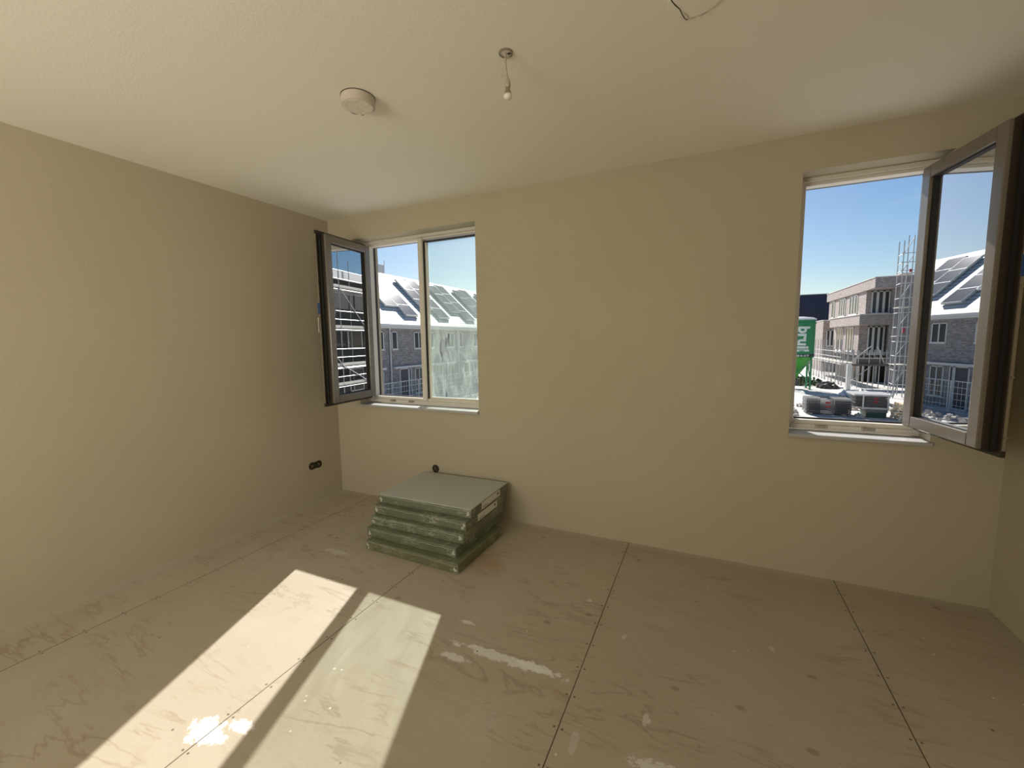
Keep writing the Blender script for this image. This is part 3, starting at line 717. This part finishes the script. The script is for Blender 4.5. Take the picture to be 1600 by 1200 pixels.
bwin('x', 16.25, 52.2, 54.6, 3.5, 5.4, 3); bwin('x', 16.25, 48.2, 50.8, 3.5, 5.4, 3); bwin('x', 16.25, 56.4, 57.6, 3.5, 5.4, 1)
bwin('y', 45.9, 16.62, 17.95, 3.4, 5.45, 3)
bwin('x', 16.1, 51.9, 54.2, -.1, 2.3, 3); bwin('x', 16.1, 48.3, 50.7, -.1, 2.3, 3)
bwin('y', 46.7, 16.75, 17.95, -.3, 2.3, 3); bwin('y', 46.7, 18.01, 18.1, -.3, 2.3, 1)
bwin('y', 60.7, 16.5, 17.3, .2, 2.2, 2); bwin('y', 60.7, 17.4, 18.3, .2, 2.2, 2)
# flat dark sheets standing in for the shade inside ground floor openings
part('ground_floor_opening_shade', (16.5, 46.96, GZ), (18.3, 47.0, -.9), m_crack); part('side_opening_shade', (16.36, 48, GZ), (16.4, 50.5, -.9), m_crack); part('side_opening_shade', (16.36, 52, GZ), (16.4, 54.2, -.9), m_crack)
for x in (16.55, 17.0, 17.5): MB().tube((x, 46.5, GZ), (x, 46.5, -.5), .10, 10).build('prop_column', m_galv, ab)

# ---- big navy hall in the background
nb = empty('navy_hall', (22, 95, GZ), 'large windowless navy blue hall behind the building site', 'building')
bx('hall_wall', (14, 95, GZ), (60, 125, 9.3), m_navy, nb); bx('roof_edge', (13.9, 94.9, 9.301), (60.1, 125.1, 9.42), m_navybase, nb)

# ---- near part of the right-hand terrace, seen only mirrored in the left sash
nr = empty('scaffolded_block', (16.3, 12, GZ), 'dark grey block behind scaffolding, mirrored in the open left sash', 'building')
m_dkgrey = pm('dark_grey_facing', (.07, .075, .07), .8, vary=.35, bscale=1.2)
bx('wall', (16.3, 10, GZ), (26, 32.4, 5.55), m_dkgrey, nr); bx('roof_edge', (15.95, 10, 5.551), (26, 32.4, 6.1), m_coping, nr)
for y in (12.5, 15.4, 18.3, 21.2, 24.1, 27.0, 29.9):
    for z in (1.0, -1.9):
        f = MB().box((16.24, y, z), (16.32, y+.08, z+1.6)).box((16.24, y+1.5, z), (16.32, y+1.58, z+1.6)).box((16.24, y, z+1.52), (16.32, y+1.58, z+1.6)).box((16.24, y, z), (16.32, y+1.58, z+.08)).build('window', m_pale, nr)
        bx('pane', (16.27, y+.08, z+.08), (16.31, y+1.5, z+1.52), m_glassdk, f)

# ---- scaffolds
def scaffold(name_label, xo, xi, ys, zt, decks, diag=True, rails=(.5, 1.0), post_over=1.0, group=None):
    root = empty('scaffold', (xo, ys[0], GZ), name_label, 'scaffold')
    for y in ys:
        for x in (xo, xi):
            MB().tube((x, y, GZ), (x, y, zt+post_over*(1 if x == xo else .15)), .035, 6).build('standard', m_galv, root)
    a, c = ys[0], ys[-1]
    for z in decks:
        bx('deck_board', (xo+.04, a-.2, z-.06), (xi-.04, c+.2, z), m_boards, root)
        bx('toe_board', (xo-.02, a-.2, z), (xo+.0, c+.2, z+.16), m_boards, root)
        for r_ in rails: MB().tube((xo, a-.3, z+r_), (xo, c+.3, z+r_), .03, 6).build('guard_rail', m_galv, root)
        MB().tube((xo, a-.3, z-.12), (xo, c+.3, z-.12), .03, 6).build('ledger', m_galv, root)
        MB().tube((xi, a-.3, z-.12), (xi, c+.3, z-.12), .03, 6).build('ledger', m_galv, root)
        for y in ys: MB().tube((xo, y, z-.09), (xi, y, z-.09), .028, 6).build('transom', m_galv, root)
    if diag:
        zz = [GZ]+list(decks)
        for i in range(len(ys)-1):
            for j in range(len(zz)-1):
                if (i+j) % 2 == 0: MB().tube((xo-.05, ys[i], zz[j]), (xo-.05, ys[i+1], zz[j+1]), .022, 6).build('brace', m_galv, root)
    return root
# 1: along the sunlit side of the apartment building
scaffold('low scaffold with pale decks along the sunlit side of the apartment block', 14.1, 15.3, [43.6+1.25*i for i in range(11)], .0, [-.95], rails=(.5, 1.0), post_over=1.1)
# 2: in front of the shaded face, nearer
sc2 = empty('scaffold', (14.1, 41.2, GZ), 'scaffold with dark raised deck in front of the shaded brick face', 'scaffold')
for x in (13.95, 14.7, 15.4, 16.1, 16.9):
    for y in (40.9, 42.2): MB().tube((x, y, GZ), (x, y, .25), .035, 6).build('standard', m_galv, sc2)
bx('deck_board', (13.9, 40.8, -1.05), (17.1, 42.3, -.88), m_darkwood_shade, sc2)
bx('stacked_boards', (14.6, 41.0, -.879), (16.5, 42.1, -.45), m_darkwood_shade, sc2)
for z in (.05, -.4): MB().tube((13.9, 40.9, z), (17.1, 40.9, z), .03, 6).build('guard_rail', m_galv, sc2)
MB().tube((14.2, 40.85, GZ+.5), (15.6, 40.85, -1.0), .03, 6).build('brace', m_galv, sc2); MB().tube((14.4, 40.85, -.5), (15.5, 40.85, .6), .035, 6).build('brace', m_boards, sc2); MB().tube((15.9, 40.85, .5), (16.4, 40.85, -.9), .035, 6).build('brace', m_boards, sc2)
# 3: stair tower with ladders and braces
st = empty('scaffold_tower', (15.2, 35, GZ), 'tall slender scaffold tower with ladder braces beside the open sash', 'scaffold')
for x, y, zt in ((15.22, 35, 7.85), (15.73, 35, 8.15), (15.86, 36.3, 8.4), (15.35, 36.3, 8.0)): MB().tube((x, y, GZ), (x, y, zt), .032, 6).build('standard', m_galv, st)
for k, z in enumerate([-2.0, -1.0, 0, 1.0, 2.0, 3.0, 4.0, 5.0, 5.85, 6.4, 7.0]):
    MB().tube((15.1, 35, z), (15.95, 35, z), .026, 6).build('rail', m_galv if z > 5 else m_pale, st)
    MB().tube((15.22, 35, z), (15.35, 36.3, z), .026, 6).build('rail', m_galv, st)
    if k % 2 == 0: MB().tube((15.22, 34.97, z), (15.73, 34.97, z+1.0), .026, 6).build('brace', m_galv, st)
for z in (-.6, 1.4, 3.4, 5.7): bx('deck_board', (15.25, 35.05, z-.05), (15.95, 36.25, z), m_boards, st)
MB().tube((15.12, 34.9, -2.0), (15.45, 34.9, 6.2), .03, 6).build('ladder_stile', m_galv, st); MB().tube((14.9, 34.4, GZ), (15.55, 35, -.6), .035, 6).build('brace', m_galv, st); MB().tube((15.05, 34.4, GZ), (15.7, 35, -.5), .035, 6).build('brace', m_galv, st)
MB().box((15.48, 34.95, 1.6), (15.58, 35.02, 1.92)).build('red_bag', m_red, st); MB().box((15.58, 34.95, 5.72), (15.69, 35.02, 5.92)).build('red_bag', m_red, st)
# 4: the mirrored one
scaffold('tall scaffold in front of the dark grey block, mirrored in the left sash', 14.7, 15.8, [11, 13.5, 16, 18.5, 21, 23.5, 26, 28.5], 6.6, [4.75, 2.35, .08, -1.1], rails=(.5, 1.0), post_over=1.2)
tag(bx('white_post', (13.15, 37.4, GZ), (13.42, 37.7, -.75), m_pale, bevel=.02), 'thick pale post standing at the corner of the low scaffold', 'post')

# ---- green silo
SX, SY = 10.0, 38.8
sl = empty('silo', (SX, SY, GZ), 'green dry mortar silo with white lettering and cone base', 'silo')
sb = MB().lathe((SX, SY, 0), [(1.2, -.20), (1.2, 2.45), (1.245, 2.46), (1.245, 2.56), (1.2, 2.57), (1.2, 2.80)], 48, cap=False).build('silo_body', m_green, sl)
MB().lathe((SX, SY, 0), [(1.25, 2.78), (1.25, 2.86), (1.0, 2.98), (.4, 3.05), (.05, 3.06)], 48).build('silo_lid', m_coping, sl)
MB().lathe((SX, SY, 0), [(.16, -2.05), (.22, -1.75), (1.19, -.201)], 48).build('silo_cone', m_green2, sl)
MB().lathe((SX, SY, 0), [(1.205, -.22), (1.215, -.22), (1.215, .02), (1.205, .02)], 48, cap=False).build('black_band', m_black, sl)
for sx in (-1, 1):
    for s2 in (-1, 1):
        x, y = SX+sx*.92, SY+s2*.72
        MB().tube((x, y, GZ), (x, y, -.1), .07, 8).build('leg', m_green, sl)
        MB().tube((x, y, GZ), (x, y, GZ+.04), .18, 8).build('foot_plate', m_galv, sl)
    MB().tube((SX+sx*.92, SY-.72, GZ+.7), (SX+sx*.92, SY+.72, -.6), .04, 6).build('leg_brace', m_green, sl)
MB().tube((SX-.92, SY-.72, GZ+.7), (SX+.92, SY-.72, -.6), .04, 6).build('leg_brace', m_green, sl); MB().tube((SX+.92, SY-.72, GZ+.7), (SX-.92, SY-.72, -.6), .04, 6).build('leg_brace', m_green, sl)
MB().box((SX-.35, SY-.3, GZ+.3), (SX+.35, SY+.3, GZ+.85)).build('mixer_box', m_darkwood_shade, sl, .04)
def wrap_text(body, size, thick, ang0, z_top, vertical, mat, par, name, R_):
    cu = bpy.data.curves.new(name, 'FONT'); cu.body = body; cu.size = size; cu.offset = thick; cu.resolution_u = 4; cu.extrude = .004
    to = bpy.data.objects.new('tmp', cu); COL.objects.link(to)
    dg = bpy.context.evaluated_depsgraph_get(); me_ = bpy.data.meshes.new_from_object(to.evaluated_get(dg))
    bpy.data.objects.remove(to)
    bm = bmesh.new(); bm.from_mesh(me_); bmesh.ops.subdivide_edges(bm, edges=[e for e in bm.edges if e.calc_length() > .15], cuts=3); bm.to_mesh(me_); bm.free()
    mny = min(v.co.y for v in me_.vertices); 
    for v in me_.vertices:
        tx, ty, tz = v.co
        if vertical: arc, z = ty, z_top - tx
        else: arc, z = tx, z_top + ty
        a = ang0 + arc/R_; rad = R_ + .012 + tz
        v.co = (SX+rad*math.sin(a), SY-rad*math.cos(a), z)
    me_.materials.clear(); me_.materials.append(mat)
    o_ = bpy.data.objects.new(name, me_); COL.objects.link(o_); o_.parent = par; o_.location = -root_loc(par); return o_
wrap_text('bruil', 1.13, .042, -.10, 2.27, True, m_text, sl, 'lettering', 1.205)
wrap_text('.', 1.0, .03, .42, .42, True, m_text, sl, 'lettering_dot', 1.205)
wrap_text('T. 088 8118 77', .20, .006, -.42, -.17, False, m_text, sl, 'band_lettering', 1.215)

# ---- stack of perforated steel frames, layer by layer
def frame_layer(x0, x1, y0, y1, z):
    f = MB(); r = .024
    for y in (y0, (y0+y1)/2, y1): f.tube((x0, y, z+r), (x1, y, z+r), r, 8)
    n_ = 22
    for k in range(n_+1):
        x = x0+(x1-x0)*k/n_
        if .36 < k/n_ < .62: continue
        f.tube((x, y0-.05, z+.034), (x, y1, z+.034), .019, 6)
    return f
wds = ['lowest layer', 'second layer from the ground', 'third layer from the ground', 'fourth layer from the ground', 'fifth layer from the ground', 'just below the middle', 'just above the middle', 'fifth layer from the top', 'fourth layer from the top', 'third layer from the top', 'second layer from the top', 'top layer']
for k in range(12):
    o = frame_layer(8.42+.012*(k % 3), 10.45+.02*(k % 2), 25.22, 26.4, GZ+.08+.070*k).build('steel_frame', m_plank)
    tag(o, 'grey perforated steel frame in the wide bundle, ' + wds[k], 'steel frame', 'steel frames in the wide bundle')
    if k in (5, 8): MB().box((9.28, 25.15, GZ+.085+.070*k), (9.50+.03*(k % 2), 25.195, GZ+.17+.070*k)).build('red_mark', m_red, o)
tag(MB().box((8.6, 25.3, GZ), (8.75, 26.3, GZ+.079)).box((10.1, 25.3, GZ), (10.25, 26.3, GZ+.079)).build('timber_bearers', m_pallet), 'two timber bearers under the wide bundle of steel frames', 'timber', kind='stuff')
# ---- stillage with dark deck plates on a green crate
rk = empty('storage_rack', (11.5, 25.3, GZ), 'galvanised stillage frame with flat grey top, right of the steel bundle', 'rack')
for x in (10.93, 11.98):
    for y in (25.16, 26.2): MB().box((x-.035, y-.03, GZ+.5), (x+.035, y+.03, -1.75)).build('post', m_galv, rk)
bx('top_plate', (10.52, 25.1, -1.749), (12.12, 26.6, -1.66), m_galv, rk)
for k in range(7):
    o = bx('deck_plate', (10.60+.03*(k % 2), 25.22, -2.36+.085*k), (12.06-.03*(k % 3), 26.1, -2.355+.085*k+.042), m_plank)
    tag(o, 'dark flat deck between the stillage posts, ' + ['lowest', 'second from below', 'third from below', 'middle one with red mark', 'third from the top', 'second from the top', 'topmost under the grey plate'][k], 'scaffold deck', 'decks stacked in the stillage')
    if k in (3, 5): MB().box((11.40, 25.19, -2.36+.085*k), (11.58, 25.22, -2.29+.085*k)).build('red_mark', m_red, o)
bx('bearer', (10.9, 25.15, GZ+.44), (12.02, 26.25, GZ+.535), m_galv, rk)
cr = empty('crate', (11.5, 25.5, GZ), 'dark green and grey crate under the stillage frame', 'crate')
bx('crate_body', (11.08, 25.12, GZ), (11.94, 26.1, GZ+.28), m_crate, cr, .01); bx('crate_lid', (11.05, 25.09, GZ+.281), (11.97, 26.13, GZ+.435), m_plank, cr, .01)
# ---- pallets at the right
def pallet():
    root = empty('wooden_pallet', (0, 0, 0))
    def pt(n_, a, b): bx(n_, a, b, m_pallet, root)
    for k in range(5): pt('top_board', (-.6, -.4+k*.18, .122), (.6, -.4+k*.18+.1, .144))
    for y in (-.4, -.05, .3): pt('bottom_board', (-.6, y, 0), (.6, y+.1, .022))
    for y in (-.4, -.05, .3):
        for x in (-.6, -.05, .5): pt('block', (x, y, .0221), (x+.1, y+.1, .1))
        pt('stringer', (-.6, y, .1001), (.6, y+.1, .1219))
    return root
pp = pallet(); rnd = random.Random(2)
spots = [(12.75, 24.9, 0), (12.8, 24.95, 1), (12.7, 24.85, 2), (12.85, 25.0, 3), (12.75, 24.9, 4), (12.9, 24.95, 5), (12.8, 24.95, 6)]
wd = ['lowest', 'second lowest', 'third from the ground', 'middle one', 'fifth from the ground', 'second from the top', 'topmost']
spots = spots[:6]
for i, (x, y, k) in enumerate(spots):
    o = pp if i == 0 else copy_tree(pp)
    o.location = (x, y, GZ+.1445*k); o.rotation_euler.z = rnd.uniform(-.15, .15)
    tag(o, 'raw wooden pallet in the leaning pile, ' + ['lowest', 'second from the ground', 'third from the ground', 'fourth from the ground', 'fifth, under the top one', 'topmost'][i], 'pallet', 'pallets by the right sash')

# ---- rubble and clutter heaps
def heap(cx, cy_, rx, ry, h, n_, seed, name, mat, label, cat, size=(.08, .25)):
    rnd = random.Random(seed); f = MB()
    for k in range(n_):
        a = rnd.uniform(0, 6.28); q = math.sqrt(rnd.random()); x, y = cx+rx*q*math.cos(a), cy_+ry*q*math.sin(a)
        z = GZ + h*(1-q)*rnd.random(); s_ = rnd.uniform(*size)
        bm = Matrix.Rotation(rnd.uniform(0, 3), 3, Vector((rnd.random(), rnd.random(), rnd.random()+.1)).normalized())
        vs = [Vector((x, y, z+s_*.3)) + bm @ Vector((i*s_*rnd.uniform(.4, 1), j*s_*rnd.uniform(.3, .8), l_*s_*.4)) for i in (-.5, .5) for j in (-.5, .5) for l_ in (-.5, .5)]
        f.add(vs, [(0, 1, 3, 2), (4, 6, 7, 5), (0, 4, 5, 1), (2, 3, 7, 6), (0, 2, 6, 4), (1, 5, 7, 3)])
    o = f.build(name, mat); return tag(o, label, cat, kind='stuff')
heap(7.4, 26.0, .7, 2.2, .7, 260, 1, 'rubble_heap', m_rubble, 'pale rubble heap left of the wide steel bundle', 'rubble')
heap(10.9, 28.2, 2.6, .7, .35, 220, 2, 'rubble_heap', m_rubble, 'pale rubble strewn in a strip behind the steel bundles', 'rubble')
heap(10.76, 25.0, .12, .4, .2, 30, 3, 'rubble_heap', m_rubble, 'pale rubble between the steel bundle and the stillage', 'rubble')
heap(10.7, 42.8, 2.6, 1.6, 1.0, 300, 4, 'scrub_heap', m_bush, 'dark green scrub under and behind the silo', 'scrub', (.15, .4))
heap(12.5, 40.1, .75, .7, .5, 110, 5, 'debris_heap', m_darkwood_shade, 'dark debris between silo and low scaffold', 'debris', (.15, .5))
heap(13.0, 34.5, .9, .9, .5, 90, 6, 'sack_heap', m_coping, 'white sacks and foil on the ground before the scaffold', 'debris', (.2, .45))
heap(-12.6, 22, 1.2, 9, .4, 260, 8, 'rubble_heap', m_rubble, 'pale rubble along the foot of the terrace', 'rubble', (.1, .3))
tag(MB().box((12.0, 40, GZ), (13.6, 56, GZ+.12)).build('kerb_slabs', m_coping), 'pale paving strip along the low scaffold', 'paving')

# ---- site fences in front of the terrace
def fence():
    root = empty('fence_panel', (-14.3, 0, GZ)); L = 3.4; z0, z1 = GZ+.1, -1.05
    x = -14.3
    MB().tube((x, 0.03, z0), (x, .03, z1), .022, 6).tube((x, L-.03, z0), (x, L-.03, z1), .022, 6).tube((x, .03, z1), (x, L-.03, z1), .024, 6).tube((x, .03, z0+.1), (x, L-.03, z0+.1), .018, 6).build('tube_frame', m_pale, root)
    f = MB()
    for k in range(1, 14): f.tube((x, L*k/14, z0+.1), (x, L*k/14, z1), .008, 4)
    for k in range(1, 5): f.tube((x, .03, z0+.1+(z1-z0-.1)*k/5), (x, L-.03, z0+.1+(z1-z0-.1)*k/5), .014, 4)
    f.build('wire_mesh', m_pale, root)
    for y in (0.03, L-.03): bx('foot_block', (x-.3, y-.06, GZ), (x+.3, y+.06, GZ+.099), m_navybase, root)
    return root
fp = fence()
fls = ['left of the open light', 'seen through the open left light', 'crossed by the mullion', 'seen through the filmed pane, left', 'seen through the filmed pane, right', 'farthest along the street']
for i in range(6):
    o = fp if i == 0 else copy_tree(fp)
    o.location = (-14.3, 13.0+3.45*i, GZ); tag(o, 'pale site fence panel before the terrace, ' + fls[i], 'fence', 'site fence before the terrace')
